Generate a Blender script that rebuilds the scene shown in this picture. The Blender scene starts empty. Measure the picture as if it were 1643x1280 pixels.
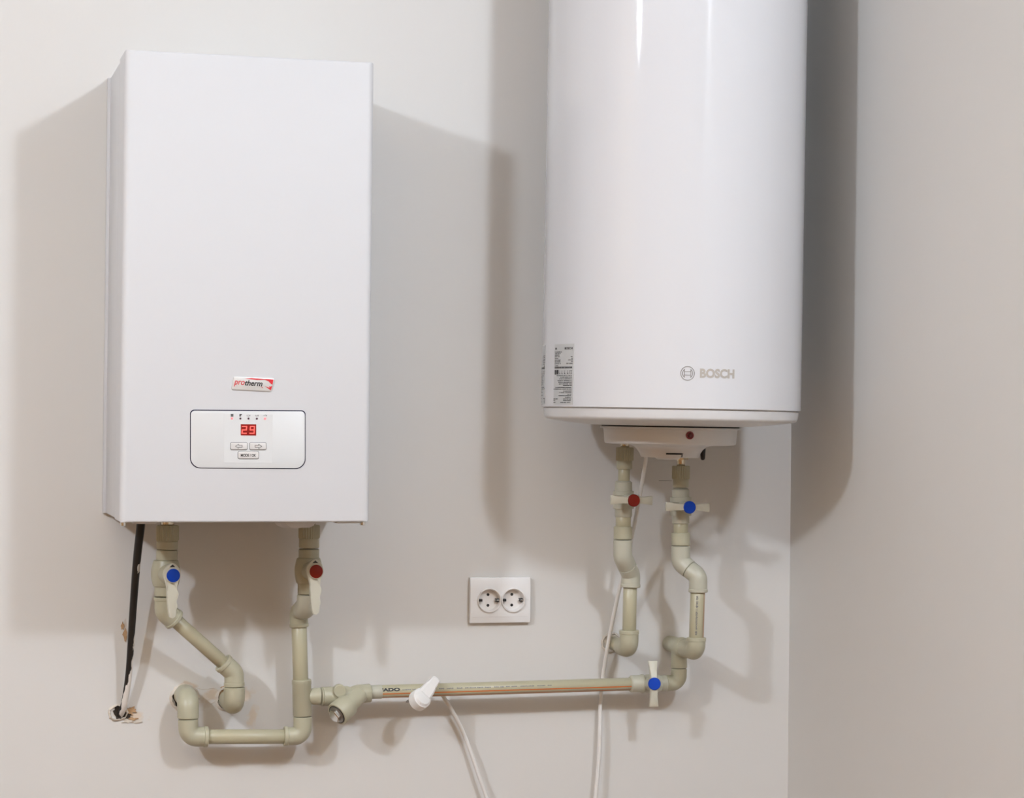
import bpy, bmesh, math, random
from mathutils import Vector, Matrix
C = bpy.context.scene.collection
scn = bpy.context.scene
PI = math.pi
# ------------------------------------------------------------------ camera
FPX, YAW, PIT, ROL = 3578.19, 0.262493, 0.00642726, 0.0105196
CAM = Vector((-0.31413, -3.83443, 1.52719))
Fw = Vector((math.sin(YAW)*math.cos(PIT), math.cos(YAW)*math.cos(PIT), math.sin(PIT)))
_r = Vector((math.cos(YAW), -math.sin(YAW), 0)); _u = _r.cross(Fw)
Rt = _r*math.cos(ROL)+_u*math.sin(ROL); Up = -_r*math.sin(ROL)+_u*math.cos(ROL)
cd = bpy.data.cameras.new('camera'); cam = bpy.data.objects.new('camera', cd); C.objects.link(cam)
cd.sensor_width = 36; cd.sensor_fit = 'HORIZONTAL'; cd.lens = FPX*36/1643; cd.clip_start = .05
M = Matrix((Rt, Up, -Fw)).transposed().to_4x4(); M.translation = CAM
cam.matrix_world = M; scn.camera = cam
# ------------------------------------------------------------------ light, exposure
scn.view_settings.view_transform = 'Standard'; scn.view_settings.look = 'None'
scn.view_settings.gamma = 1; scn.view_settings.use_curve_mapping = False
scn.view_settings.exposure = -0.42
w = bpy.data.worlds.new('world'); scn.world = w; w.use_nodes = True
w.node_tree.nodes['Background'].inputs[0].default_value = (1, .8, .6, 1)
w.node_tree.nodes['Background'].inputs[1].default_value = 0.0
def lamp(loc, power, col, rad):
    l = bpy.data.lights.new('globe_light', 'POINT'); l.energy = power; l.color = col; l.shadow_soft_size = rad
    o = bpy.data.objects.new('globe_light', l); o.location = loc; C.objects.link(o)
lamp((-1.96, -2.56, 2.84), 186, (1, 1.09, 1.22), .085)
lamp((1.15, -2.56, 2.85), 101, (1, 1.09, 1.22), .085)
ld_ = bpy.data.lights.new('added_fill_light', 'AREA'); ld_.shape = 'RECTANGLE'; ld_.size = 1.3; ld_.size_y = .9; ld_.energy = 36; ld_.color = (1, .88, .72)  # added warm soft fill for walls and shadows, not a lamp of the room
lo_ = bpy.data.objects.new('added_fill_light', ld_); lo_.location = (-.60, -3.00, 3.03); C.objects.link(lo_)

# ------------------------------------------------------------------ materials
def srgb(r, g, b):
    f = lambda c: (c/255/12.92) if c <= 10 else (((c/255)+.055)/1.055)**2.4
    return (f(r), f(g), f(b), 1)
def mat(name, col, rough=.5, metal=0, spec=.5, coat=0, bump=0, bscale=200, emit=None, estr=0, var=0, vscale=30):
    m = bpy.data.materials.new(name); m.use_nodes = True; nt = m.node_tree; b = nt.nodes['Principled BSDF']
    b.inputs['Base Color'].default_value = col; b.inputs['Roughness'].default_value = rough
    b.inputs['Metallic'].default_value = metal; b.inputs['Specular IOR Level'].default_value = spec
    b.inputs['Coat Weight'].default_value = coat; b.inputs['Coat Roughness'].default_value = .06
    tc = nt.nodes.new('ShaderNodeTexCoord')
    if bump:
        n = nt.nodes.new('ShaderNodeTexNoise'); n.inputs['Scale'].default_value = bscale; n.inputs['Detail'].default_value = 3
        bp = nt.nodes.new('ShaderNodeBump'); bp.inputs['Strength'].default_value = bump; bp.inputs['Distance'].default_value = .001
        nt.links.new(tc.outputs['Object'], n.inputs['Vector']); nt.links.new(n.outputs['Fac'], bp.inputs['Height']); nt.links.new(bp.outputs[0], b.inputs['Normal'])
    if var:
        n = nt.nodes.new('ShaderNodeTexNoise'); n.inputs['Scale'].default_value = vscale; n.inputs['Detail'].default_value = 5
        mx = nt.nodes.new('ShaderNodeMix'); mx.data_type = 'RGBA'
        mx.inputs[6].default_value = tuple(c*(1-var) for c in col[:3])+(1,); mx.inputs[7].default_value = tuple(min(1, c*(1+var)) for c in col[:3])+(1,)
        nt.links.new(tc.outputs['Object'], n.inputs['Vector']); nt.links.new(n.outputs['Fac'], mx.inputs[0]); nt.links.new(mx.outputs[2], b.inputs['Base Color'])
    if emit: b.inputs['Emission Color'].default_value = emit; b.inputs['Emission Strength'].default_value = estr
    return m
MT = dict(
    boiler=mat('boiler_white_enamel', (.625, .635, .655, 1), .5, spec=.15, bump=.02, bscale=900),
    frame=mat('boiler_frame_enamel', (.66, .665, .675, 1), .4),
    tank=mat('tank_white_gloss_enamel', (.645, .655, .68, 1), .05, bump=.01, bscale=6),
    capw=mat('tank_cap_white_plastic', (.69, .70, .71, 1), .3),
    cover=mat('cover_white_plastic', (.66, .66, .655, 1), .35),
    ppr=mat('grey_green_pipe_plastic', (.43, .415, .305, 1), .38, var=.05, vscale=25, bump=.05, bscale=400),
    pipe=mat('extruded_pipe_plastic', (.44, .415, .29, 1), .34, var=.04, vscale=15),
    sock=mat('pale_fitting_plastic', (.47, .465, .38, 1), .38, var=.03, vscale=25),
    lever=mat('lever_plastic', (.56, .55, .46, 1), .4),
    brass=mat('nickel_brass', (.74, .66, .52, 1), .22, 1), chrome=mat('bright_steel', (.8, .8, .78, 1), .18, 1),
    steel=mat('dull_steel', (.35, .34, .32, 1), .4, 1),
    blue=mat('blue_cap', (.0, .045, .40, 1), .45, spec=.25), red=mat('red_cap', (.20, .012, .004, 1), .45, spec=.25),
    dark=mat('black_plastic', (.006, .006, .007, 1), .45), ink=mat('black_ink', (.02, .02, .022, 1), .5),
    panel=mat('panel_plastic', (.68, .70, .71, 1), .3), gapm=mat('panel_gap', (.02, .02, .05, 1), .5),
    button=mat('button_plastic', (.66, .65, .64, 1), .35), inkg=mat('grey_ink', (.16, .16, .17, 1), .5),
    badge=mat('badge_silver', (.68, .68, .67, 1), .25, .2), redink=mat('red_ink', (.60, .02, .03, 1), .4),
    logo=mat('warm_grey_ink', (.42, .39, .35, 1), .45), logol=mat('dark_grey_ink', (.2, .18, .16, 1), .45),
    label=mat('silver_foil_label', (.52, .53, .53, 1), .45),
    disp=mat('display_window', (.03, .004, .004, 1), .2, emit=(.55, .02, .02, 1), estr=.6),
    digit=mat('lit_display_segments', (.3, .02, .02, 1), .3, emit=(1, .16, .13, 1), estr=1.5),
    ledon=mat('lit_red_lamp', (.6, .1, .1, 1), .3, emit=(1, .35, .38, 1), estr=.8),
    ledoff=mat('unlit_lamp', (.05, .004, .02, 1), .3),
    outlet=mat('outlet_plastic', (.80, .80, .80, 1), .22), well=mat('outlet_insert_plastic', (.78, .76, .74, 1), .3),
    cord=mat('white_cord_vinyl', (.74, .73, .71, 1), .4), plug=mat('white_plug_plastic', (.80, .80, .79, 1), .35),
    neon=mat('indicator_lens', (.10, .008, .006, 1), .12), neonr=mat('indicator_rim', (.22, .006, .010, 1), .3),
    orange=mat('orange_stripe', (.62, .16, .03, 1), .4),
    plaster=mat('chipped_plaster', (.62, .57, .50, 1), .9, var=.25, vscale=120, bump=.6, bscale=300),
    rust=mat('rusty_chip', (.44, .28, .15, 1), .9, var=.3, vscale=200), hole=mat('hole_dark', (.025, .018, .012, 1), .9),
    ceil=mat('ceiling_paint', (.84, .83, .81, 1), .9), far=mat('far_wall_paint', (.34, .225, .12, 1), .9),
)
# wall paint, with the small stains round the pipe holes
CW = {}
def at(px, py, Y=0.0):
    d = Fw+Rt*((px-821.5)/FPX)-Up*((py-640)/FPX); t = (Y-CAM.y)/d.y
    return CAM+d*t
def mpp(P): return (P-CAM).dot(Fw)/FPX      # metres per photo pixel at P
def wall_material():
    m = bpy.data.materials.new('cream_wall_paint'); m.use_nodes = True; nt = m.node_tree; b = nt.nodes['Principled BSDF']
    N = nt.nodes.new; L = nt.links.new
    b.inputs['Roughness'].default_value = .55; b.inputs['Specular IOR Level'].default_value = .25
    g = N('ShaderNodeNewGeometry')
    n1 = N('ShaderNodeTexNoise'); n1.inputs['Scale'].default_value = 1.6; n1.inputs['Detail'].default_value = 4
    L(g.outputs['Position'], n1.inputs['Vector'])
    base = N('ShaderNodeMix'); base.data_type = 'RGBA'; L(n1.outputs['Fac'], base.inputs[0])
    base.inputs[6].default_value = (.650, .642, .622, 1); base.inputs[7].default_value = (.670, .662, .642, 1)
    cur = base.outputs[2]
    nz = N('ShaderNodeTexNoise'); nz.inputs['Scale'].default_value = 45; nz.inputs['Detail'].default_value = 6; L(g.outputs['Position'], nz.inputs['Vector'])
    # (pixel centre, half sizes in metres, noise threshold, colour)
    for (px, py, sx, sz, thr, col) in [
        (350, 1118, .060, .022, .52, (.60, .44, .27, 1)), (392, 1112, .030, .022, .50, (.62, .46, .30, 1)),
        (302, 1100, .030, .010, .46, (.52, .36, .20, 1)), (404, 1150, .018, .040, .53, (.64, .49, .33, 1)),
        (215, 1150, .045, .016, .56, (.62, .45, .27, 1)), (320, 1128, .07, .018, .58, (.5, .42, .36, 1)),
        (201, 1000, .006, .030, .60, (.45, .33, .22, 1))]:
        P = at(px, py)
        s = N('ShaderNodeVectorMath'); s.operation = 'SUBTRACT'; s.inputs[1].default_value = P; L(g.outputs['Position'], s.inputs[0])
        mu = N('ShaderNodeVectorMath'); mu.operation = 'MULTIPLY'; mu.inputs[1].default_value = (1/sx, 1/.05, 1/sz); L(s.outputs[0], mu.inputs[0])
        le = N('ShaderNodeVectorMath'); le.operation = 'LENGTH'; L(mu.outputs[0], le.inputs[0])
        mr = N('ShaderNodeMapRange'); mr.inputs[1].default_value = .2; mr.inputs[2].default_value = 1; mr.inputs[3].default_value = .35; mr.inputs[4].default_value = 0; L(le.outputs['Value'], mr.inputs[0])
        ad = N('ShaderNodeMath'); ad.operation = 'ADD'; L(nz.outputs['Fac'], ad.inputs[0]); L(mr.outputs[0], ad.inputs[1])
        m2 = N('ShaderNodeMapRange'); m2.inputs[1].default_value = thr+.14; m2.inputs[2].default_value = thr+.30; m2.inputs[3].default_value = 0; m2.inputs[4].default_value = .5; L(ad.outputs[0], m2.inputs[0])
        ins = N('ShaderNodeMath'); ins.operation = 'LESS_THAN'; ins.inputs[1].default_value = 1.0; L(le.outputs['Value'], ins.inputs[0])
        fm = N('ShaderNodeMath'); fm.operation = 'MULTIPLY'; L(m2.outputs[0], fm.inputs[0]); L(ins.outputs[0], fm.inputs[1])
        mx = N('ShaderNodeMix'); mx.data_type = 'RGBA'; mx.inputs[7].default_value = col; L(fm.outputs[0], mx.inputs[0]); L(cur, mx.inputs[6]); cur = mx.outputs[2]
    L(cur, b.inputs['Base Color'])
    n2 = N('ShaderNodeTexNoise'); n2.inputs['Scale'].default_value = 7; n2.inputs['Detail'].default_value = 8; L(g.outputs['Position'], n2.inputs['Vector'])
    bp = N('ShaderNodeBump'); bp.inputs['Strength'].default_value = .25; bp.inputs['Distance'].default_value = .004
    L(n2.outputs['Fac'], bp.inputs['Height']); L(bp.outputs[0], b.inputs['Normal'])
    return m
MT['wall'] = wall_material()
def floor_material():
    m = bpy.data.materials.new('brown_wood_floor'); m.use_nodes = True; nt = m.node_tree; b = nt.nodes['Principled BSDF']
    n = nt.nodes.new('ShaderNodeTexBrick'); n.inputs['Scale'].default_value = 1.2
    n.inputs['Color1'].default_value = (.16, .075, .022, 1); n.inputs['Color2'].default_value = (.19, .09, .028, 1); n.inputs['Mortar'].default_value = (.04, .025, .015, 1)
    n.inputs['Mortar Size'].default_value = .004; n.inputs['Brick Width'].default_value = 1.4; n.inputs['Row Height'].default_value = .16
    tc = nt.nodes.new('ShaderNodeTexCoord'); nt.links.new(tc.outputs['Object'], n.inputs['Vector']); nt.links.new(n.outputs['Color'], b.inputs['Base Color'])
    b.inputs['Roughness'].default_value = .45
    return m
MT['floor'] = floor_material()
def cable_material():
    m = bpy.data.materials.new('black_cable_paint_splashed'); m.use_nodes = True; nt = m.node_tree; b = nt.nodes['Principled BSDF']
    N = nt.nodes.new; L = nt.links.new
    g = N('ShaderNodeNewGeometry'); sp = N('ShaderNodeSeparateXYZ'); L(g.outputs['Position'], sp.inputs[0])
    n = N('ShaderNodeTexNoise'); n.inputs['Scale'].default_value = 60; n.inputs['Detail'].default_value = 4
    mp = N('ShaderNodeMapping'); mp.inputs['Scale'].default_value = (1, 1, .35); L(g.outputs['Position'], mp.inputs[0]); L(mp.outputs[0], n.inputs['Vector'])
    z1, z2 = at(200, 1075).z, at(200, 1000).z
    r = N('ShaderNodeMapRange'); r.inputs[1].default_value = z1; r.inputs[2].default_value = z2; r.inputs[3].default_value = .10; r.inputs[4].default_value = -.13; L(sp.outputs[2], r.inputs[0])
    # paint sits on the side turned to the room's right
    nx = N('ShaderNodeSeparateXYZ'); L(g.outputs['Normal'], nx.inputs[0])
    k = N('ShaderNodeMath'); k.operation = 'MULTIPLY'; k.inputs[1].default_value = .14; L(nx.outputs[0], k.inputs[0])
    a = N('ShaderNodeMath'); a.operation = 'ADD'; L(n.outputs['Fac'], a.inputs[0]); L(r.outputs[0], a.inputs[1])
    a2 = N('ShaderNodeMath'); a2.operation = 'ADD'; L(a.outputs[0], a2.inputs[0]); L(k.outputs[0], a2.inputs[1])
    gt = N('ShaderNodeMath'); gt.operation = 'GREATER_THAN'; gt.inputs[1].default_value = .59; L(a2.outputs[0], gt.inputs[0])
    mx = N('ShaderNodeMix'); mx.data_type = 'RGBA'; mx.inputs[6].default_value = (.012, .010, .009, 1); mx.inputs[7].default_value = (.72, .69, .65, 1)
    L(gt.outputs[0], mx.inputs[0]); L(mx.outputs[2], b.inputs['Base Color']); b.inputs['Roughness'].default_value = .42
    return m
MT['cable'] = cable_material()

# ------------------------------------------------------------------ helpers
def build(name, bm, m, parent=None, smooth=40):
    me = bpy.data.meshes.new(name)
    if parent is not None:
        o_ = parent
        while o_.parent: o_ = o_.parent
        if o_.get('_local') is None: bmesh.ops.translate(bm, verts=bm.verts, vec=-Vector(o_.location))
    bm.normal_update()
    if smooth:
        for f in bm.faces: f.smooth = True
    bm.to_mesh(me); bm.free(); me.materials.append(MT[m])
    if smooth: me.set_sharp_from_angle(angle=math.radians(smooth))
    o = bpy.data.objects.new(name, me); C.objects.link(o)
    if parent is not None: o.parent = parent
    return o
def thing(name, label, cat, loc, group=None):
    o = bpy.data.objects.new(name, None); o.location = loc; o.empty_display_size = .05; C.objects.link(o)
    o['label'] = label; o['category'] = cat
    if group: o['group'] = group
    return o
def struct(name, bm, m, parent=None):
    o = build(name, bm, m, parent, smooth=0); o['kind'] = 'structure'; return o
def box(bm, x0, x1, y0, y1, z0, z1, bev=0, seg=2):
    r = bmesh.ops.create_cube(bm, size=1)
    for v in r['verts']:
        v.co = Vector((x0+(v.co.x+.5)*(x1-x0), y0+(v.co.y+.5)*(y1-y0), z0+(v.co.z+.5)*(z1-z0)))
    if bev:
        es = list({e for v in r['verts'] for e in v.link_edges})
        bmesh.ops.bevel(bm, geom=es, offset=bev, segments=seg, profile=.5, affect='EDGES')
def tube(bm, pts, rads, n=24, ribs=0, rd=0, caps=True, flat=None):
    pts = [Vector(p) for p in pts]
    if not isinstance(rads, (list, tuple)): rads = [rads]*len(pts)
    tg = []
    for i in range(len(pts)):
        a = pts[max(0, i-1)]; b = pts[min(len(pts)-1, i+1)]
        if (b-a).length < 1e-7: a = pts[max(0, i-2)]; b = pts[min(len(pts)-1, i+2)]
        tg.append((b-a).normalized())
    ref = Vector((0, 0, 1)) if abs(tg[0].z) < .9 else Vector((1, 0, 0))
    nrm = tg[0].cross(ref).normalized(); rings = []
    if ribs: n = ribs*2
    for i, p in enumerate(pts):
        if i:
            nrm = (nrm-tg[i]*nrm.dot(tg[i])).normalized()
        bi = tg[i].cross(nrm)
        ring = []
        for k in range(n):
            a = 2*PI*k/n; r = rads[i]
            if ribs and k % 2: r *= (1-rd)
            ring.append(bm.verts.new(p+nrm*(math.cos(a)*r)+bi*(math.sin(a)*r)))
        rings.append(ring)
    for i in range(len(rings)-1):
        for k in range(n):
            try: bm.faces.new((rings[i][k], rings[i][(k+1) % n], rings[i+1][(k+1) % n], rings[i+1][k]))
            except ValueError: pass
    if caps:
        bm.faces.new(rings[0][::-1]); bm.faces.new(rings[-1])
    return rings
def fillet(a, b, c, r, seg=12):
    d1 = (a-b).normalized(); d2 = (c-b).normalized(); ang = d1.angle(d2)
    t = r/math.tan(ang/2); t = min(t, (a-b).length*.98, (c-b).length*.98); r = t*math.tan(ang/2)
    p1 = b+d1*t; p2 = b+d2*t; cen = b+(d1+d2).normalized()*(r/math.sin(ang/2))
    v1 = p1-cen; v2 = p2-cen; A = v1.angle(v2); out = []
    for i in range(seg+1):
        s = i/seg
        out.append(cen+(v1*math.sin((1-s)*A)+v2*math.sin(s*A))/math.sin(A))
    return out
def elbow(bm, a, b, c, R, col=.006, br=None, n=32, collar=(True, True)):
    """socket elbow from a over the corner b to c"""
    d1 = (b-a).normalized(); d2 = (c-b).normalized()
    arc = fillet(a, b, c, br or R*.95, 14)
    k1 = 1.06 if collar[0] else 1.0; k2 = 1.06 if collar[1] else 1.0
    pts = [a, a+d1*.001, a+d1*col, a+d1*(col+.001)]+arc+[c-d2*(col+.001), c-d2*col, c-d2*.001, c]
    e1_ = .95 if collar[0] else .92; e2_ = .95 if collar[1] else .92
    rr = [R*k1*e1_, R*k1, R*k1, R]+[R]*len(arc)+[R, R*k2, R*k2, R*k2*e2_]
    P, Q = [], []
    for p, q in zip(pts, rr):
        P.append(p); Q.append(q)
    tube(bm, P, Q, n)
def seg(bm, a, b, prof, n=32, ribs=0, rd=0):
    """prof: list of (fraction along a-b, radius)"""
    tube(bm, [a+(b-a)*t for t, _ in prof], [r for _, r in prof], n, ribs, rd)
def cyl(bm, a, b, r, ch=.001, n=32):
    L = (b-a).length; k = min(.4, ch/L)
    seg(bm, a, b, [(0, r-ch*.8), (k, r), (1-k, r), (1, r-ch*.8)], n)
def B(): return bmesh.new()
def prism(bm, pts, depth_vec, bev=0):
    """closed outline (world points) thickened along depth_vec"""
    n = len(pts); a = [bm.verts.new(p) for p in pts]; b = [bm.verts.new(p+depth_vec) for p in pts]
    try: bm.faces.new(a[::-1])
    except ValueError: pass
    bm.faces.new(b); side = []
    for i in range(n): bm.faces.new((a[i], a[(i+1) % n], b[(i+1) % n], b[i]))
    bmesh.ops.recalc_face_normals(bm, faces=bm.faces)
    if bev:
        es = [e for e in bm.edges if (e.verts[0] in b and e.verts[1] in b)]
        bmesh.ops.bevel(bm, geom=es, offset=bev, segments=2, profile=.5, affect='EDGES')
def spline(P, k=10):
    P = [Vector(p) for p in P]; Q = [P[0]*2-P[1]]+P+[P[-1]*2-P[-2]]; out = []
    for i in range(1, len(Q)-2):
        for j in range(k):
            t = j/k; a, b, c, d = Q[i-1], Q[i], Q[i+1], Q[i+2]
            out.append(.5*((2*b)+(c-a)*t+(2*a-5*b+4*c-d)*t*t+(3*b-a-3*c+d)*t**3))
    out.append(P[-1]); return out
def text_bm(s, size, offset=0, shear=0, extrude=.0002, space=1.0, res=4):
    cu = bpy.data.curves.new('t', 'FONT'); cu.body = s; cu.size = size; cu.offset = offset; cu.shear = shear
    cu.extrude = extrude; cu.space_character = space; cu.resolution_u = res
    o = bpy.data.objects.new('t', cu); C.objects.link(o)
    dg = bpy.context.evaluated_depsgraph_get(); me = bpy.data.meshes.new_from_object(o.evaluated_get(dg))
    bm = bmesh.new(); bm.from_mesh(me); bpy.data.objects.remove(o); bpy.data.meshes.remove(me); bpy.data.curves.remove(cu)
    xs = [v.co.x for v in bm.verts]; ys = [v.co.y for v in bm.verts]
    return bm, (min(xs), max(xs), min(ys), max(ys))
def fit_text(s, w, h, **k):
    """text mesh scaled to width w and height h, lower-left corner at 0,0"""
    bm, (x0, x1, y0, y1) = text_bm(s, 1, **k)
    for v in bm.verts: v.co.x = (v.co.x-x0)/(x1-x0)*w; v.co.y = (v.co.y-y0)/(y1-y0)*h
    return bm
def rrect(x0, x1, z0, z1, rt, rb, n=7):
    pts = []
    for cx, cz, r, a0 in ((x1-rt, z1-rt, rt, 0), (x0+rt, z1-rt, rt, 90), (x0+rb, z0+rb, rb, 180), (x1-rb, z0+rb, rb, 270)):
        for i in range(n+1):
            a = math.radians(a0+90*i/n); pts.append((cx+r*math.cos(a), cz+r*math.sin(a)))
    return pts

# ------------------------------------------------------------------ the room
XR, XL, YB, ZC = 1.2495, -3.1, -4.7, 3.05
bm = B(); box(bm, XL-.1, XR+.1, 0, .1, -.1, ZC+.1); wall_back = struct('wall_back', bm, 'wall')
bm = B(); box(bm, XR, XR+.1, YB, 0, 0, ZC); struct('wall_right', bm, 'wall')
bm = B(); box(bm, XL-.1, XL, YB, 0, 0, ZC); struct('wall_left', bm, 'far')
bm = B(); box(bm, XL-.1, XR+.1, YB-.1, YB, -.1, ZC+.1); struct('wall_front', bm, 'far')
bm = B(); box(bm, XL, XR, YB, 0, -.1, 0); struct('floor', bm, 'floor')
bm = B(); box(bm, XL, XR, YB, 0, ZC, ZC+.1); struct('ceiling', bm, 'ceil')
# ragged holes where pipes and the cable go into the plaster
random.seed(4)
def blob(px, py, rx, rz, m, th=.0012, n=22, jit=.25, name='plaster_chip'):
    P = at(px, py); pts = []
    for i in range(n):
        a = 2*PI*i/n; k = 1+random.uniform(-jit, jit)
        pts.append(Vector((P.x+math.cos(a)*rx*k, 0, P.z+math.sin(a)*rz*k)))
    b = B(); prism(b, pts, Vector((0, -th, 0))); return build(name, b, m, wall_back, smooth=0)
def ragged_ring(px, py, rx, rz, w_, m='plaster', a0=0, a1=360, h=.004, n=30):
    P = at(px, py); b = B(); prev = None
    for i in range(n+1):
        a = math.radians(a0+(a1-a0)*i/n); j = 1+random.uniform(-.07, .07); ww = w_*random.uniform(.6, 1.4); hh = h*random.uniform(.5, 1.3)
        dx, dz = math.cos(a), math.sin(a)
        row = [b.verts.new((P.x+dx*(rx*j+o), -y, P.z+dz*(rz*j+o))) for o, y in ((-ww*.5, .0002), (-ww*.3, hh), (ww*.2, hh*.8), (ww*.6, .0002))]
        if prev:
            for q in range(3): b.faces.new((prev[q], prev[q+1], row[q+1], row[q]))
        prev = row
    return build('plaster_rim', b, m, wall_back, smooth=50)
blob(193, 1143, .013, .011, 'hole'); ragged_ring(190, 1143, .0155, .0125, .004)
blob(209, 1140, .008, .007, 'rust', .003, jit=.5); blob(203, 1147, .007, .005, 'hole', .002, jit=.4)
for q in [(213, 1153, .007, .002), (205, 1157, .009, .0025), (221, 1158, .006, .0015), (200, 1152, .005, .002)]:
    blob(*q, 'plaster' if q[0] != 213 else 'rust', .002, 12, .5)
blob(200.5, 1018, .0035, .010, 'rust', .002, 14, .35); blob(196.5, 1004, .0025, .006, 'rust', .0015, 12, .4)
blob(296.5, 1119, .0205, .0200, 'hole', jit=.12); ragged_ring(296.5, 1119.5, .0225, .0215, .005)
blob(368.5, 1121, .0195, .0190, 'hole', jit=.15); ragged_ring(368, 1121, .0215, .0205, .004)
for q in [(357, 1108, .003, .002), (354, 1116, .0022, .005), (355.5, 1128, .002, .004), (358, 1102, .004, .0015)]: blob(*q, 'rust', .0022, 12, .5)
blob(982, 1031, .0165, .0165, 'plaster', .001); ragged_ring(981, 1031, .0175, .0175, .0035)
# thin cracks in the paint, and one short grey line
def thin_line(P, m='rust', r=.0005):
    b = B(); tube(b, spline([at(x, y, -.0001) for x, y in P], 5), r, 6); build('crack_and_line', b, m, wall_back)
thin_line([(316, 1104), (330, 1106), (341, 1104), (351, 1108), (358, 1109)], 'plaster')
thin_line([(358, 1118), (350, 1122), (344, 1126), (338, 1129)], 'plaster'); thin_line([(356, 1106), (353, 1113), (354, 1120), (352, 1128), (356, 1133)])
thin_line([(276, 1110), (282, 1107)], 'plaster'); thin_line([(1057, 771), (1078, 771.3)], 'steel', .0006)  # the last is a short level grey line

# ------------------------------------------------------------------ electric boiler
BW, BZ, BH, BD = .3978, 1.35, .74, .31
boiler = thing('electric_boiler', 'white boxy wall-hung electric boiler with red number display and oblong badge', 'boiler', (BW/2, 0, BZ))
def rbox_cover(bm, x0, x1, y0, y1, z0, z1, rv, re):
    pts = []
    for cx, cy, r, a0 in ((x1-.001, y1-.001, .001, 0), (x0+.001, y1-.001, .001, 90), (x0+rv, y0+rv, rv, 180), (x1-rv, y0+rv, rv, 270)):
        for i in range(9):
            a = math.radians(a0+90*i/8); pts.append((cx, cy, r, a))
    rings = []
    for z, ins in [(z0, re)]+[(z0+re*(1-math.cos(t)), re*(1-math.sin(t))) for t in (PI/6, PI/3, PI/2)]+[(z1-re*(1-math.cos(t)), re*(1-math.sin(t))) for t in (PI/2, PI/3, PI/6)]+[(z1, re)]:
        ring = []
        for cx, cy, r, a in pts:
            x = cx+r*math.cos(a); y = cy+r*math.sin(a)
            x = min(max(x, x0+ins), x1-ins); y = max(y, y0+ins)
            ring.append(bm.verts.new((x, y, z)))
        rings.append(ring)
    n = len(pts)
    for i in range(len(rings)-1):
        for k in range(n):
            bm.faces.new((rings[i][k], rings[i][(k+1) % n], rings[i+1][(k+1) % n], rings[i+1][k]))
    bm.faces.new(rings[0][::-1]); bm.faces.new(rings[-1])
bm = B(); rbox_cover(bm, 0, BW, -BD, -.222, BZ, BZ+BH, .011, .0035); build('front_cover', bm, 'boiler', boiler)
bm = B(); box(bm, .0032, BW-.0032, -.2195, -.0125, BZ+.0015, BZ+BH-.0015, .0015); build('side_casing', bm, 'boiler', boiler)
bm = B(); box(bm, .0050, BW-.0050, -.2235, -.2190, BZ+.004, BZ+BH-.004); build('cover_gap', bm, 'inkg', boiler)
bm = B(); box(bm, -.0016, BW+.0016, -.0130, -.0004, BZ+.001, BZ+BH-.002, .001); build('back_frame', bm, 'boiler', boiler)
# underside: base tray lip, flange, screws
bm = B(); box(bm, .022, .058, -.300, -.24, BZ-.0025, BZ+.001, .001); build('base_tab', bm, 'frame', boiler)
bm = B(); box(bm, .345, .385, -.300, -.24, BZ-.0025, BZ+.001, .001); build('base_tab', bm, 'frame', boiler)
for px in (197.5, 581.5):
    P = at(px, 840.5, -.292); b_ = B(); z = BZ-.001
    tube(b_, [Vector((P.x, P.y, z+.002)), Vector((P.x, P.y, z-.002)), Vector((P.x, P.y, z-.0045)), Vector((P.x, P.y, z-.0055))], [.0045, .0045, .0042, .003], 16)
    build('cover_screw', b_, 'chrome', boiler)
P0 = at(439, 841, -.235); P1 = at(505, 841, -.235)
bm = B(); zc = BZ; xc = (P0.x+P1.x)/2; hw = (P1.x-P0.x)/2
prism(bm, [Vector((x, -.26, z)) for x, z in ((xc-hw, zc+.002), (xc-hw+.008, zc-.009), (xc-hw+.013, zc-.0115), (xc+hw-.013, zc-.0115), (xc+hw-.006, zc-.008), (xc+hw, zc+.002))], Vector((0, .05, 0)))
build('drain_tray', bm, 'frame', boiler)
bm = B(); tube(bm, [Vector((xc-.001, -.263, zc+.008)), Vector((xc-.001, -.215, zc+.008))], .0205, 40); build('pump_end_cap', bm, 'capw', boiler)
# front-face helper: local plane y = -BD
def fr(px, py, out=0.0):
    P = at(px, py, -BD); return Vector((P.x, -BD-out, P.z))
def plate_px(name, pts, m, parent, out=.001, thick=.0009, bev=0, base=0.0):
    b = B(); prism(b, [fr(x, y, base) for x, y in pts], Vector((0, -(out-base), 0)), bev); return build(name, b, m, parent)
# badge
badge = plate_px('brand_badge', [(374.6, 605), (377, 604.2), (438, 607.2), (440, 609), (435.6, 626.2), (433.4, 628), (373, 625), (371.4, 623.2)], 'badge', boiler, .0022, bev=.0006)
def on_front(bm_, px, py, ang, out):
    o = fr(px, py, out); ca, sa = math.cos(ang), math.sin(ang)
    for v in bm_.verts:
        x, y, z = v.co; v.co = Vector((o.x+x*ca-y*sa, o.y-z, o.z+x*sa+y*ca))
    bmesh.ops.recalc_face_normals(bm_, faces=bm_.faces); return bm_
SL = math.atan2((fr(430, 618).z-fr(380, 615.3).z), (fr(430, 618).x-fr(380, 615.3).x))
S = mpp(fr(400, 620))
b_ = fit_text('pro', 17.2*S, 9.6*S, shear=.25, offset=.008); on_front(b_, 374.8, 619.8, SL, .0024); build('badge_lettering', b_, 'redink', badge, 0)
b_ = fit_text('therm', 28.4*S, 9.0*S, shear=.25, offset=.024); on_front(b_, 392.4, 618.4, SL, .0024); build('badge_lettering', b_, 'ink', badge, 0)
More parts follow.
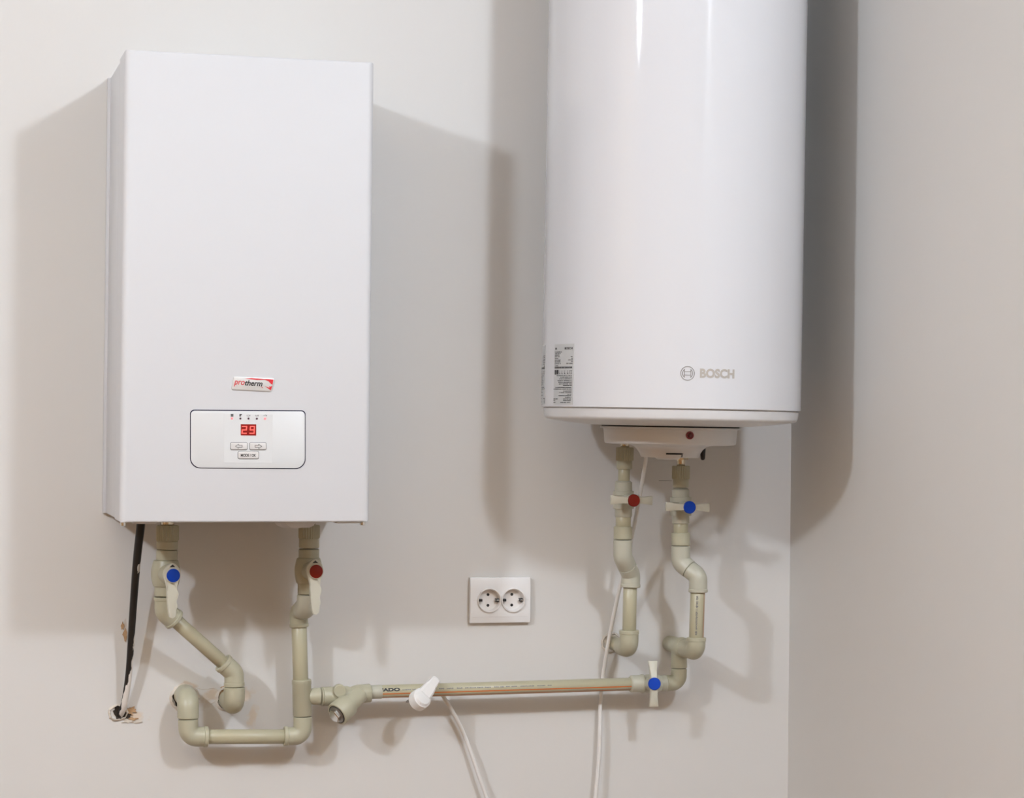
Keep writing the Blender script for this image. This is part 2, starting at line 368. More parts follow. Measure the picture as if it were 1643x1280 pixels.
for pts in ([(392, 607.2), (404, 606.4), (438.3, 608.6), (437, 617.2), (434.6, 616.0), (430.5, 611.6), (425, 609.4), (412, 609.6)],
            [(436.8, 618.2), (434.0, 626.2), (424.2, 619.0), (430, 621.4), (432.6, 622.0), (431.0, 619.4), (434.2, 620.2)],
            [(417.8, 619.4), (422.0, 622.0), (420.6, 622.4)]):
    plate_px('badge_figure', pts, 'redink', badge, .0025, base=.0021)
# control panel door: dark gap line, white panel
pan = lambda i: [(x, y) for x, y in rrect(304.9+i[0], 490.1-i[1], 657.9+i[2], 751.9-i[3], 13-i[3], 6.5)]
def panel_pts(l, r_, t, b):
    pts = []
    for x, y in rrect(304.9+l, 490.2-r_, -751.7+b, -657.6-t, 6.5, 16): pts.append((x, -y+(x-397)*.006))
    return pts
gap = plate_px('panel_surround', panel_pts(0, 0, 0, 0), 'gapm', boiler, .0006, base=-.0005)
panel = plate_px('control_panel', panel_pts(1.2, 1.3, 1.7, 1.1), 'panel', boiler, .0016, bev=.0004, base=-.0005)
plate_px('membrane', [(359, 664.2), (437, 664.8), (437, 742.6), (359, 742)], 'panel', panel, .0019, base=.0014)
for i, x in enumerate((371.9, 385.4, 398.3, 411.8, 425.0)):
    b_ = B(); P = fr(x, 671.2+i*.08, .0018); r_ = (1.9 if i in (0, 4) else 1.6)*S
    tube(b_, [P, P+Vector((0, -.0006, 0)), P+Vector((0, -.001, 0))], [r_, r_, r_*.5], 14)
    build('indicator_lamp', b_, 'ledon' if i in (0, 4) else 'ledoff', panel)
def bars(name, rects, m, parent, out=.0023, base=.0018):
    b = B()
    for x0, x1, y0, y1 in rects:
        bb = B(); prism(bb, [fr(x0, y0, base), fr(x1, y0, base), fr(x1, y1, base), fr(x0, y1, base)], Vector((0, -(out-base), 0)))
        me = bpy.data.meshes.new('x'); bb.to_mesh(me); bb.free(); b.from_mesh(me); bpy.data.meshes.remove(me)
    return build(name, b, m, parent, 0)
bars('indicator_symbol', [(369.8, 374.2, 664+k*1.1, 664.7+k*1.1) for k in range(4)], 'ink', panel)
bars('indicator_symbol', [(384.0, 386.0, 664.2, 668.0), (386.0, 387.6, 664.2, 666.0)], 'ink', panel)
bars('indicator_symbol', [(395.6, 396.2, 665.2, 667.6), (397.4, 398.8, 665.2, 665.7), (397.4, 398.8, 667.2, 667.7), (400, 401, 665.2, 667.6)], 'inkg', panel)
bars('indicator_symbol', [(409.6, 410.2, 665.4, 667.8), (411.2, 412.0, 666.6, 667.8), (413.2, 414.2, 665.4, 667.8)], 'inkg', panel)
bars('indicator_symbol', [(422.4, 424.4, 666.4, 667.0), (424.4, 426.6, 665.2, 665.9), (426.4, 427.6, 665.6, 667.4)], 'inkg', panel)
plate_px('display_window', [(386.1, 680.3), (410.8, 680.6), (410.7, 698.7), (386, 698.4)], 'disp', panel, .0021, base=.0016)
def digit(x0, on):
    w_, h_, t = 8.2, 12.8, 1.7; y0 = 683.1
    R = {'a': (0, w_, 0, t), 'g': (0, w_, h_/2-t/2, h_/2+t/2), 'd': (0, w_, h_-t, h_), 'f': (0, t, 0, h_/2), 'b': (w_-t, w_, 0, h_/2), 'e': (0, t, h_/2, h_), 'c': (w_-t, w_, h_/2, h_)}
    b = B()
    for k in on:
        a = R[k]; pts = []
        for x, y in ((a[0], a[2]), (a[1], a[2]), (a[1], a[3]), (a[0], a[3])): pts.append(fr(x0+x+(h_-y)*.07, y0+y, .0020))
        bb = B(); prism(bb, pts, Vector((0, -.0004, 0))); me = bpy.data.meshes.new('x'); bb.to_mesh(me); bb.free(); b.from_mesh(me); bpy.data.meshes.remove(me)
    build('display_digit', b, 'digit', panel, 0)
digit(387.2, 'abged'); digit(399.8, 'abfgcd')
for x0, x1, y0, y1 in ((369.6, 396.3, 709.8, 721.4), (400.1, 426.7, 709.9, 721.5), (381.6, 414.6, 724.2, 735.8)):
    o_ = [(x, -y) for x, y in rrect(x0-.6, x1+.6, -y1-.7, -y0+.6, 2.6, 3)]
    plate_px('button_surround', o_, 'inkg', panel, .0020, base=.0016)
    o_ = [(x, -y) for x, y in rrect(x0+.1, x1-.1, -y1+.3, -y0-.1, 2.2, 2.4)]
    plate_px('button', o_, 'button', panel, .0040, bev=.0008, base=.0016)
def outline(name, pts, m, parent, w_=.35, out=.0042):
    b = B(); P = [fr(x, y, out) for x, y in pts]; P.append(P[0])
    for a, c in zip(P, P[1:]): tube(b, [a, c], w_*S, 6)
    build(name, b, m, parent)
arr = [(-6, 0), (-.5, -3.6), (-.5, -1.7), (5.4, -1.7), (5.4, 1.7), (-.5, 1.7), (-.5, 3.6)]
outline('button_symbol', [(382.8+x*.95, 715.7+y*.95) for x, y in arr], 'ink', panel)
outline('button_symbol', [(413.8-x*.95, 715.9+y*.95) for x, y in arr], 'ink', panel)
b_ = fit_text('MODE / OK', 24.4*S, 4.9*S, offset=.03, extrude=.0001); on_front(b_, 385.8, 732.6, 0, .00405); build('button_lettering', b_, 'ink', panel, 0)

# ------------------------------------------------------------------ storage water heater
TX, TY, TR, TLT = .9330, -.2350, .2203, .0078
def tank_px_z(px, py): return at(px, py, TY).z
tank = thing('water_heater', 'tall white glossy cylindrical water heater hanging in the corner', 'water heater', (TX, TY, tank_px_z(1077, 657)))
tank.rotation_euler = (0, TLT, 0); tank['_local'] = 1
TM = Matrix.Translation(tank.location) @ Matrix.Rotation(TLT, 4, 'Y'); TMI = TM.inverted()
def thit(px, py, R=TR):
    d = Fw+Rt*((px-821.5)/FPX)-Up*((py-640)/FPX); o = TMI @ CAM; d = TMI.to_3x3() @ d
    a = d.x**2+d.y**2; b = 2*(o.x*d.x+o.y*d.y); c = o.x**2+o.y**2-R*R; D = b*b-4*a*c
    t = (-b-math.sqrt(max(D, 0)))/(2*a); P = o+d*t
    return math.atan2(P.x, -P.y), P.z      # angle from -y towards +x, height
def tcen(px, py):
    """local height of a pixel row on the axis plane facing the camera"""
    d = Fw+Rt*((px-821.5)/FPX)-Up*((py-640)/FPX); o = TMI @ CAM; d = TMI.to_3x3() @ d
    n = Vector((o.x, o.y, 0)); t = -(o.x*n.x+o.y*n.y)/(d.x*n.x+d.y*n.y); return (o+d*t)
def lathe(name, prof, m, parent, n=128, axis=(0, 0), close=True):
    b = B(); rings = []
    for r, z in prof:
        rings.append([b.verts.new((axis[0]+r*math.cos(2*PI*k/n), axis[1]+r*math.sin(2*PI*k/n), z)) for k in range(n)])
    for i in range(len(rings)-1):
        for k in range(n): b.faces.new((rings[i][k], rings[i][(k+1) % n], rings[i+1][(k+1) % n], rings[i+1][k]))
    if close: b.faces.new(rings[0][::-1]); b.faces.new(rings[-1])
    bmesh.ops.recalc_face_normals(b, faces=b.faces)
    return build(name, b, m, parent)
HT = .98
lathe('tank_body', [(TR-.004, .0), (TR-.0012, .0003), (TR, .0015), (TR, .3), (TR, HT), (TR-.002, HT+.001)], 'tank', tank, 192)
mm = .00108
lathe('bottom_cap', [(.05, -.0290), (.10, -.0285), (.14, -.0270), (.18, -.0232), (.205, -.0196), (.2105, -.0184), (.2135, -.0165), (.2148, -.0135), (.2165, -.0012), (.2150, .0002), (.19, .002)], 'capw', tank, 160)
lathe('top_cap', [(TR-.004, HT), (TR-.004, HT+.012), (TR-.012, HT+.025), (.15, HT+.034), (.02, HT+.04)], 'capw', tank, 96)
b_ = B(); box(b_, -.11, .11, .2200, .2345, .55, .60, .002); box(b_, -.02, .02, .19, .2345, .3, .55, .002); build('wall_bracket', b_, 'frame', tank)
# lower service cover
zc0 = -.0295
cov = lathe('service_cover', [(.03, -.0300), (.1185, -.0300), (.1195, -.0303), (.1195, -.0330), (.1150, -.0333), (.1138, -.0338),
      (.1120, -.0560), (.1112, -.0578), (.1090, -.0588), (.1000, -.0598), (.070, -.0608), (.0620, -.0630), (.0560, -.0682), (.0518, -.0745), (.0500, -.0795), (.0485, -.0812), (.02, -.0816)], 'cover', tank, 128)
lathe('thermometer_dial', [(.006, -.0800), (.0205, -.0800), (.0205, -.0825), (.018, -.0845), (.004, -.0850)], 'cover', tank, 48, (-.010, -.018))
# front notch of the cover (dark slot) and its lip, cover seams
def cov_pt(px, py, R): a, z = thit(px, py, R); return a, z
def curved_patch(name, a0, a1, z0, z1, R0, R1, m, parent, n=8):
    """patch on a cone between radius R0 (z0) and R1 (z1), .8 mm proud"""
    b = B(); rows = []
    for i in range(n+1):
        a = a0+(a1-a0)*i/n
        rows.append([b.verts.new((R*math.sin(a), -R*math.cos(a), z)) for R, z in ((R0-.001, z0), (R0+.0008, z0), (R1+.0008, z1), (R1-.001, z1))])
    for i in range(n):
        for q in range(4): b.faces.new((rows[i][q], rows[i][(q+1) % 4], rows[i+1][(q+1) % 4], rows[i+1][q]))
    b.faces.new(rows[0][::-1]); b.faces.new(rows[-1]); bmesh.ops.recalc_face_normals(b, faces=b.faces)
    return build(name, b, m, parent)
an0, _ = thit(1069, 725, .05); an1, _ = thit(1095, 725, .05)
curved_patch('slot', an0, an1, -.0760, -.0733, .0512, .0527, 'dark', cov)
curved_patch('slot', an1-.05, an1, -.0800, -.0733, .0498, .0527, 'inkg', cov)
for k in (1005, 1150):
    a, _ = thit(k, 697, .113)
# seam between cover and tank: dark line
lathe('cover_gasket', [(.1150, -.0260), (.1172, -.0260), (.1172, -.0302), (.1150, -.0302)], 'dark', tank, 96)
# indicator
a, z = thit(1106.7, 698.3, .113); d = Vector((math.sin(a), -math.cos(a), 0))
b_ = B(); P = d*.110+Vector((0, 0, z)); tube(b_, [P, P+d*.0050, P+d*.0056], [.0066, .0066, .0060], 28); build('indicator_rim', b_, 'neonr', cov)
b_ = B(); tube(b_, [P, P+d*.0056, P+d*.0068, P+d*.0074], [.0046, .0046, .0038, .0015], 24); build('indicator_lens', b_, 'neon', cov)
# black cable tag and screw under the cover
P = tcen(1127.6, 716); q = Vector((P.x, P.y, 0))
b_ = B(); A = Vector((P.x, P.y, P.z)); D_ = tcen(1126.4, 738.0)
seg(b_, A, Vector((A.x+.0004, A.y, D_.z)), [(0, .0050), (.3, .0048), (.9, .0038), (1, .0020)], 14); build('cable_grommet', b_, 'dark', tank)
b_ = B(); P2 = tcen(1125.6, 715.0); tube(b_, [P2+Vector((0, 0, .004)), P2+Vector((0, 0, 0)), P2+Vector((0, 0, -.0015))], [.0045, .0045, .0030], 16); build('cover_screw', b_, 'steel', tank)
# writing on the tank (wrapped round the cylinder)
def wrap(bm_, a0, z0, R, tilt=0.0):
    for v in bm_.verts:
        x, y, z = v.co; x, y = x*math.cos(tilt)-y*math.sin(tilt), x*math.sin(tilt)+y*math.cos(tilt)
        a = a0+x/R; rr = R+z; v.co = Vector((rr*math.sin(a), -rr*math.cos(a), z0+y))
    bmesh.ops.recalc_face_normals(bm_, faces=bm_.faces); return bm_
aL, zL = thit(1122.9, 606.2); aR, zR = thit(1178.2, 607.2)
b_ = fit_text('BOSCH', (aR-aL)*TR, .0152, offset=.045, extrude=.0002, space=1.02)
bmesh.ops.triangulate(b_, faces=b_.faces)
wrap(b_, aL, zL, TR+.0002); build('brand_lettering', b_, 'logo', tank, 0)
aC, zC = thit(1103.2, 598.9)
def arc_strip(bm_, cx, cy, r0, r1, t0, t1, n=40):
    pr = None
    for i in range(n+1):
        t = math.radians(t0+(t1-t0)*i/n); row = [bm_.verts.new((cx+r*math.cos(t), cy+r*math.sin(t), zz)) for r, zz in ((r0, 0), (r0, .0004), (r1, .0004), (r1, 0))]
        if pr:
            for q in range(4): bm_.faces.new((pr[q], pr[(q+1) % 4], row[(q+1) % 4], row[q]))
        pr = row
def bar2(bm_, x0, x1, y0, y1):
    v = [bm_.verts.new(p) for p in ((x0, y0, .0004), (x1, y0, .0004), (x1, y1, .0004), (x0, y1, .0004))]; bm_.faces.new(v)
b_ = B(); k = .0115
arc_strip(b_, 0, 0, k*.92, k, 0, 360); 
for s in (0, 180):
    arc_strip(b_, 0, 0, k*.66, k*.74, s-52, s+52, 20)
bar2(b_, -k*.47, -k*.40, -k*.60, k*.60); bar2(b_, k*.40, k*.47, -k*.60, k*.60); bar2(b_, -k*.40, k*.40, k*.20, k*.27); bar2(b_, -k*.40, k*.40, -k*.27, -k*.20)
wrap(b_, aC, zC, TR+.0002); build('brand_emblem', b_, 'logol', tank, 0)
# rating plates
def label_plate(a0, a1, z0, z1, name, label=None):
    b = B(); rows = []; n = 12
    for i in range(n+1):
        a = a0+(a1-a0)*i/n; R = TR+.0005
        rows.append([b.verts.new((r*math.sin(a), -r*math.cos(a), z)) for r, z in ((TR-.001, z0), (R, z0), (R, z1), (TR-.001, z1))])
    for i in range(n):
        for q in range(4): b.faces.new((rows[i][q], rows[i][(q+1) % 4], rows[i+1][(q+1) % 4], rows[i+1][q]))
    b.faces.new(rows[0][::-1]); b.faces.new(rows[-1]); bmesh.ops.recalc_face_normals(b, faces=b.faces)
    o = build(name, b, 'label', tank)
    if label: o['label'] = label
    return o
a0, z1 = thit(890.4, 552.3); a1, _ = thit(921.7, 551.8); _, z0 = thit(889.0, 649.0)
rl = label_plate(a0, a1, z0, z1, 'rating_label', 'silver label with black print')
random.seed(11)
rows = [(222, 262, 345), (238, 262, 330), (254, 262, 318), (270, 262, 320), (270, 432, 448), (288, 262, 302), (288, 438, 450), (304, 262, 332), (304, 408, 450), (321, 262, 330),
        (321, 436, 450), (340, 262, 338), (340, 390, 450), (361, 262, 305), (463, 290, 446), (480, 332, 446), (497, 320, 446), (515, 300, 446), (532, 308, 446), (549, 316, 446), (565, 362, 446),
        (585, 275, 446), (601, 252, 446), (621, 365, 445), (637, 320, 444), (655, 405, 443), (668, 315, 443), (685, 385, 443), (702, 366, 443), (702, 252, 305), (718, 366, 440), (718, 252, 276), (738, 336, 440), (738, 252, 280)]
def print_rows(a0, a1, z0, z1, rows, parent, X0=254, X1=460, Y0=140, Y1=760):
    b = B(); Wd = (a1-a0)*TR; Hh = z1-z0
    def q(x0, x1, y0, y1):
        ux0, ux1 = (x0-X0)/(X1-X0)*Wd, (x1-X0)/(X1-X0)*Wd; v0, v1 = (Y1-y1)/(Y1-Y0)*Hh, (Y1-y0)/(Y1-Y0)*Hh
        v = [b.verts.new(p) for p in ((ux0, v0, .0003), (ux1, v0, .0003), (ux1, v1, .0003), (ux0, v1, .0003))]; b.faces.new(v)
    for (y, xa, xb) in rows:
        x = xa
        while x < xb:
            if random.random() < .12: x += 3.5; continue
            wd = random.uniform(2.2, 5.0); x2 = min(x+wd, xb); t = random.uniform(3.0, 5.0)
            q(x, x2, y-t, y+random.uniform(2.8, 4.6)); x = x2+random.uniform(.7, 1.4)
    x = 262
    while x < 446:
        wd = random.uniform(3, 6); q(x, x+wd, 372, 390) if random.random() < .5 else (q(x, x+1.6, 372, 390), q(x+wd-1.4, x+wd, 372, 390), q(x, x+wd, 372, 375.5), q(x, x+wd, 386.5, 390)); x += wd+1.8
    q(262, 282, 405, 452); q(286, 310, 405, 450); q(262, 450, 207.5, 209); q(262, 450, 347.5, 349)
    for x in (322, 346, 374, 404): q(x, x+2.5, 410, 448); q(x-4, x+7, 436, 440); q(x-2, x+10, 444, 448)
    for x in (424, 438):
        q(x, x+3, 415, 443); q(x, x+9, 412, 416); q(x, x+9, 442, 446)
    q(266, 284, 176, 196)
    wrap(b, a0, z0, TR+.0004); build('label_print', b, 'ink', parent, 0)
print_rows(a0, a1, z0, z1, rows, rl)
b_ = fit_text('BOSCH', (a1-a0)*TR*.36, (z1-z0)*.038, offset=.03, extrude=.0001); wrap(b_, a0+(a1-a0)*.575, z0+(z1-z0)*.908, TR+.0006); build('label_print', b_, 'ink', rl, 0)
b0, y1_ = thit(875.8, 553.5); _, y0_ = thit(874.2, 648)
wl = a1-a0; rl2 = label_plate(b0-wl*1.0, b0, y0_, y1_, 'rating_label', 'silver label on the left flank')
print_rows(b0-wl, b0, y0_, y1_, [(r[0], 720-r[2], 720-r[1]) for r in rows if r[0] > 250], rl2)

# ------------------------------------------------------------------ pipework
def V(px, py, Y): return at(px, py, Y)
def rad(wpx, P): return wpx*.5*mpp(P)
def pc(name, x0, y0, x1, y1, w_, Y, m, parent, kind='cyl', w2=None, Y1=None):
    a = V(x0, y0, Y); b = V(x1, y1, Y if Y1 is None else Y1); r = rad(w_, a); r2 = rad(w2 or w_, b); bm = B()
    if kind == 'cyl': L = (b-a).length; k = min(.3, .0012/L); seg(bm, a, b, [(0, r*.93), (k, r), (1-k, r2), (1, r2*.93)])
    if kind == 'nut':
        seg(bm, a, b, [(0, r*.90), (.06, r*.98), (.93, r*.98), (1, r*.93)], ribs=26, rd=.10)
        seg(bm, a, b, [(0, r*.90), (.05, r*.905), (.9, r*.905), (1.0, r*.88)])
    if kind == 'hex':
        seg(bm, a, b, [(0, r), (1, r)], n=6)
    if kind == 'taper': seg(bm, a, b, [(0, r*.86), (.28, r), (.96, r2), (1, r2*.93)])
    return build(name, bm, m, parent)
def lever_valve(parent, cx, y0, y1, yn, w_, Y, kx, ky, colour, flip=1):
    """boiler valve: barrel body, bonnet towards the room, long lever hanging down"""
    bm = B(); a = V(cx, y0, Y); b = V(cx-.6, y1, Y); c = V(cx-.8, yn, Y); R = rad(w_, a)
    seg(bm, a, b, [(0, R*.78), (.02, R*.84), (.12, R*.90), (.35, R*.985), (.5, R), (.65, R*.985), (.88, R*.9), (.98, R*.84), (1, R*.78)], 40)
    seg(bm, b-(c-b)*.05, c, [(0, R*.76), (.95, R*.76), (1, R*.71)], 32)
    mid = (a+b)/2; kY = Y-.056; K = V(kx, ky, kY); ax = (K-mid); ax.normalize()
    seg(bm, mid, K-ax*.010, [(0, R*.72), (.72, R*.66), (1, R*.58)], 32)
    body = build('ball_valve', bm, 'ppr', parent)
    # lever outline in pixels relative to the knob
    O = [(-15.2, -2), (-13.5, -9), (-9, -15), (-3, -19), (1, -19.6), (6, -17), (10.5, -11), (12.4, -4), (11.6, 5), (9.2, 12), (7.6, 18), (8.6, 24), (11, 30), (9.6, 36), (7.2, 42), (8.6, 47), (9.2, 51), (7.2, 56), (7, 62), (5.6, 67), (1, 69.5), (-3, 68), (-5, 62), (-7, 48), (-8.2, 36), (-8.8, 26), (-9.6, 20), (-11.6, 11), (-14, 4)]
    s = mpp(K); side = Vector((0, 0, 1)).cross(-ax).normalized(); up = (-ax).cross(-side).normalized()
    side = Vector((ax.y, -ax.x, 0)).normalized()*-1
    if side.x < 0: side = -side
    up = side.cross(ax).normalized(); up = up if up.z > 0 else -up
    pts = []
    for x, y in O:
        lift = -.004*max(0, (y-14)/55) if y > 14 else 0
        pts.append(K+side*(x*s)+up*(-y*s)-ax*.0085+ax*(-.004 if y > 22 else 0))
    bm = B(); prism(bm, pts, ax*.0075, .0012); lev = build('valve_lever', bm, 'lever', body)
    bm = B(); rk = 10.9*s
    tube(bm, [K-ax*.003, K+ax*.0006, K+ax*.0014], [rk*1.12, rk*1.12, rk*1.05], 32); build('cap_rim', bm, 'lever', body)
    bm = B(); tube(bm, [K-ax*.002, K+ax*.0018, K+ax*.0026], [rk, rk, rk*.9], 32); build('handle_cap', bm, colour, body)
    bm = B(); prism(bm, [K+side*(x*s)+up*(y*s)-ax*.0010 for x, y in ((-5.6, 13.4), (3.6, 13.4), (-.8, 17.6))], ax*.0006); build('arrow_mark', bm, 'ink', body, 0)
    return body
def wing_valve(parent, a, b, R, K, hd, colour, wp, necks):
    """valve with butterfly handle; a,b ends of body, K knob centre, hd handle direction, wp half length px"""
    bm = B(); ax0 = (b-a).normalized(); L = (b-a).length; mid = (a+b)/2
    seg(bm, a, b, necks, 40)
    ax = (K-mid).normalized(); s = mpp(K)
    seg(bm, mid, K-ax*.010, [(0, R*.74), (.75, R*.62), (1, R*.5)], 28)
    body = build('ball_valve', bm, 'sock', parent)
    hd = (hd-ax*hd.dot(ax)).normalized(); sd = ax.cross(hd).normalized(); bm = B()
    for sgn in (1, -1):
        l0, l1 = 5*s, wp[0 if sgn > 0 else 1]*s
        rings = []
        for t, w0, th, back in ((0, 5.2, 5.5, 0), (.35, 5.4, 5.0, .001), (.6, 5.9, 3.4, .002), (.97, 7.2, 3.2, .004), (1, 6.9, 2.4, .004)):
            P = K-ax*(.006+back)+hd*(sgn*(l0+(l1-l0)*t))
            rings.append([bm.verts.new(P+sd*(u*w0*s)+ax*(v*th*s)) for u, v in ((-1, -1), (1, -1), (1, .8), (.85, 1), (-.85, 1), (-1, .8))])
        for i in range(len(rings)-1):
            for k in range(6): bm.faces.new((rings[i][k], rings[i][(k+1) % 6], rings[i+1][(k+1) % 6], rings[i+1][k]))
        bm.faces.new(rings[0]); bm.faces.new(rings[-1])
    cyl(bm, K-ax*.012, K-ax*.0005, 9.3*s, .0008, 28)
    bmesh.ops.recalc_face_normals(bm, faces=bm.faces)
    build('valve_handle', bm, 'lever', body)
    bm = B(); rk = 10.0*s; tube(bm, [K-ax*.003, K+ax*.0016, K+ax*.0024], [rk, rk, rk*.92], 36); build('handle_cap', bm, colour, body)
    return body

# --- line A: under the boiler, blue cap, into the wall
YA, YA2 = -.100, -.066
lineA = thing('supply_pipe', 'short grey-green pipe with blue-capped lever valve slanting from boiler into wall', 'pipe', V(375, 1125, 0))
pc('brass_stub', 268.5, 830, 268.5, 846, 22, YA, 'brass', lineA)
pc('union_nut', 268.9, 842.5, 268.8, 867.5, 37, YA, 'ppr', lineA, 'nut')
pc('collar', 268.6, 867.5, 268.4, 881, 34.5, YA, 'ppr', lineA)
pc('socket', 268.0, 882, 267.4, 899, 34, YA, 'ppr', lineA)
lever_valve(lineA, 266.2, 898.5, 941, 956, 47, YA, 277.7, 923, 'blue')
bm = B(); a = V(264.8, 957, YA); b = V(265.2, 981, YA+.001); c = V(281.0, 995, YA+.006); elbow(bm, a, b, c, rad(34.5, a), .005); build('elbow', bm, 'ppr', lineA)
pa = V(280, 994, YA+.006); pb = V(360, 1065, YA2-.003)
bm = B(); cyl(bm, pa, pb, rad(22.6, pa)); build('pipe', bm, 'pipe', lineA)
bm = B(); a = V(357, 1062.5, YA2-.003); b = V(375.5, 1079, YA2); c = V(376, 1101, YA2); elbow(bm, a, b, c, rad(31.5, a), .006); build('elbow', bm, 'ppr', lineA)
bm = B(); a = V(376, 1102, YA2); b = V(375.8, 1130, YA2); c = b+Vector((0, YA2*-1+.004, 0)); elbow(bm, a, b, c, rad(34, a), .006, collar=(False, False)); build('elbow', bm, 'ppr', lineA)

# --- line B: U from the wall, tee, red lever valve to the boiler, strainer, long pipe, tank riser
YU, YR = -.055, -.103
lineB = thing('connecting_pipe', 'long grey-green pipe run joining boiler and water heater, with strainer and printed pipe', 'pipe', V(487, 1182, 0))
bm = B(); b = V(302, 1121, YU); a = b+Vector((0, -YU+.004, 0)); c = V(301.6, 1152, YU); elbow(bm, a, b, c, rad(34.5, c), .006, collar=(False, False)); build('elbow', bm, 'ppr', lineB)
bm = B(); a = V(301.8, 1153.2, YU); b = V(302.5, 1181.5, YU); c = V(333.5, 1181.8, YU); elbow(bm, a, b, c, rad(32, a), .006, collar=(False, True)); build('elbow', bm, 'ppr', lineB)
bm = B(); cyl(bm, V(331, 1181.8, YU), V(459, 1181.6, YU), rad(23.6, V(400, 1182, YU))); build('pipe', bm, 'pipe', lineB)
bm = B(); a = V(455.5, 1180.8, YU); b = V(485.2, 1180.6, YU); c = V(485.6, 1149.2, YU); elbow(bm, a, b, c, rad(29.8, a), .006, collar=(True, False)); build('elbow', bm, 'ppr', lineB)
bm = B(); a = V(485.2, 1148, YU); b = V(484.0, 1090, YU); R = rad(30.5, a)
seg(bm, a, b, [(0, R*.95), (.02, R), (.86, R), (.87, R*1.03), (.985, R*1.03), (1, R*.97)])
t0 = V(484.6, 1117, YU); t1 = V(514, 1117, YU); seg(bm, t0, t1, [(0, R*.25), (.22, R*.55), (.62, R*.90), (.97, R*.92), (1, R*.86)]); build('tee', bm, 'ppr', lineB)
bm = B(); cyl(bm, V(482.4, 1092, YU), V(479.9, 1003, YU), rad(24.6, V(480, 1050, YU))); build('pipe', bm, 'pipe', lineB)
# double elbow stepping out from the wall
eb = V(479.0, 980.5, YU); ea = V(479.8, 1005.5, YU); et = V(492.5, 974.5, YR)
mid = (eb+et)/2
bm = B(); elbow(bm, ea, eb, mid, rad(29.5, ea), .005, collar=(True, False)); build('elbow', bm, 'ppr', lineB)
bm = B(); top = V(493.6, 954, YR); elbow(bm, top, et, mid, rad(33.5, top), .004, collar=(False, False)); build('elbow', bm, 'sock', lineB)
lever_valve(lineB, 495.2, 894.8, 936, 952.8, 44.5, YR, 507, 916.6, 'red')
pc('socket', 495.8, 880.5, 495.6, 895.5, 33, YR, 'ppr', lineB)
pc('collar', 496, 863, 495.8, 879, 32.6, YR, 'ppr', lineB)
pc('union_nut', 496.2, 842, 496, 863.5, 35, YR, 'ppr', lineB, 'nut')
pc('brass_stub', 496.2, 830, 496.2, 846, 20, YR, 'brass', lineB)
# strainer
def merge(bm, f): f(bm)
YS = YU
bm = B(); R = rad(30.5, V(540, 1117, YS))
a = V(515, 1117.2, YS); b = V(520.5, 1117, YS); seg(bm, a, b, [(0, R*.9), (.15, R*1.0), (.45, R*1.0), (.5, R*.93), (.6, R*1.02), (1, R*1.0)])
seg(bm, b, V(568, 1114.6, YS), [(0, R*1.0), (.75, R*.98), (1, R*.75)])
seg(bm, V(556, 1114.5, YS), V(594.5, 1111.6, YS), [(0, R*.5), (.28, R*.90), (.45, R*.97), (.97, R*.98), (1, R*.93)])
l0 = V(583, 1110, YS-.002); l1 = V(540.6, 1146, YS-.034); ld = (l1-l0)
seg(bm, l0, l1, [(0, R*.45), (.10, R*.88), (.46, R*.92), (.54, R*.96), (.57, R*1.17), (.66, R*1.27), (.965, R*1.30), (1.0, R*1.22)], 40)
strainer = build('strainer', bm, 'ppr', lineB)
ld.normalize()
K = V(545.4, 1108.4, YS-.0195); dd = Vector((0, -1, 0))
bm = B(); r_ = 10.2*mpp(K); tube(bm, [K+Vector((0, .010, 0)), K, K+Vector((0, -.0010, 0))], [r_*1.02, r_, r_*.9], 32); build('moulded_boss', bm, 'ppr', strainer)
bm = B(); tube(bm, [l1-ld*.004, l1+ld*.0006], [R*1.04, R*1.04], 40); build('plug_recess', bm, 'dark', strainer)
bm = B(); tube(bm, [l1-ld*.004, l1+ld*.0012, l1+ld*.0020], [R*.95, R*.95, R*.88], 40); build('plug_collar', bm, 'steel', strainer)
bm = B(); tube(bm, [l1, l1+ld*.0075, l1+ld*.0085], [R*.72, R*.72, R*.62], 6); build('hex_plug', bm, 'chrome', strainer, 20)
pc('socket', 595, 1110.2, 612.3, 1109.6, 21.8, YS, 'sock', lineB, w2=22.6)
# long printed pipe
q0, q1 = V(606, 1109.5, YS), V(1014, 1097.2, -.052); RP = rad(21.2, q0)
bm = B(); cyl(bm, q0, q1, RP); lp = build('printed_pipe', bm, 'pipe', lineB); ldir = (q1-q0).normalized(); LQ = (q1-q0).length
def on_pipe(bm_, org, d, R, ang0, off):
    """map x along d, y round the pipe; ang0 = angle above the point facing the room"""
    up = (Vector((0, 0, 1))-d*d.z).normalized(); out = up.cross(d).normalized(); out = out if out.y < 0 else -out
    for v in bm_.verts:
        x, y, z = v.co; t = ang0+y/R; v.co = org+d*x+(out*math.cos(t)+up*math.sin(t))*(R+off+z)
    bmesh.ops.recalc_face_normals(bm_, faces=bm_.faces)
bm = B()
def strip(bm_, x0, x1, y0, y1, n=1):
    for i in range(n):
        a_, b__ = x0+(x1-x0)*i/n, x0+(x1-x0)*(i+1)/n
        bm_.faces.new([bm_.verts.new(p) for p in ((a_, y0, 0), (b__, y0, 0), (b__, y1, 0), (a_, y1, 0))])
strip(bm, .004, LQ-.002, -.0009, .0009, 4); on_pipe(bm, q0, ldir, RP, math.radians(-14), .0003); build('stripe', bm, 'orange', lp, 0)
bm = B(); strip(bm, .004, LQ-.002, -.0008, .0008, 4); on_pipe(bm, q0, ldir, RP, math.radians(-50), .0003); build('stripe', bm, 'orange', lp, 0)
mx_ = mpp(q0)
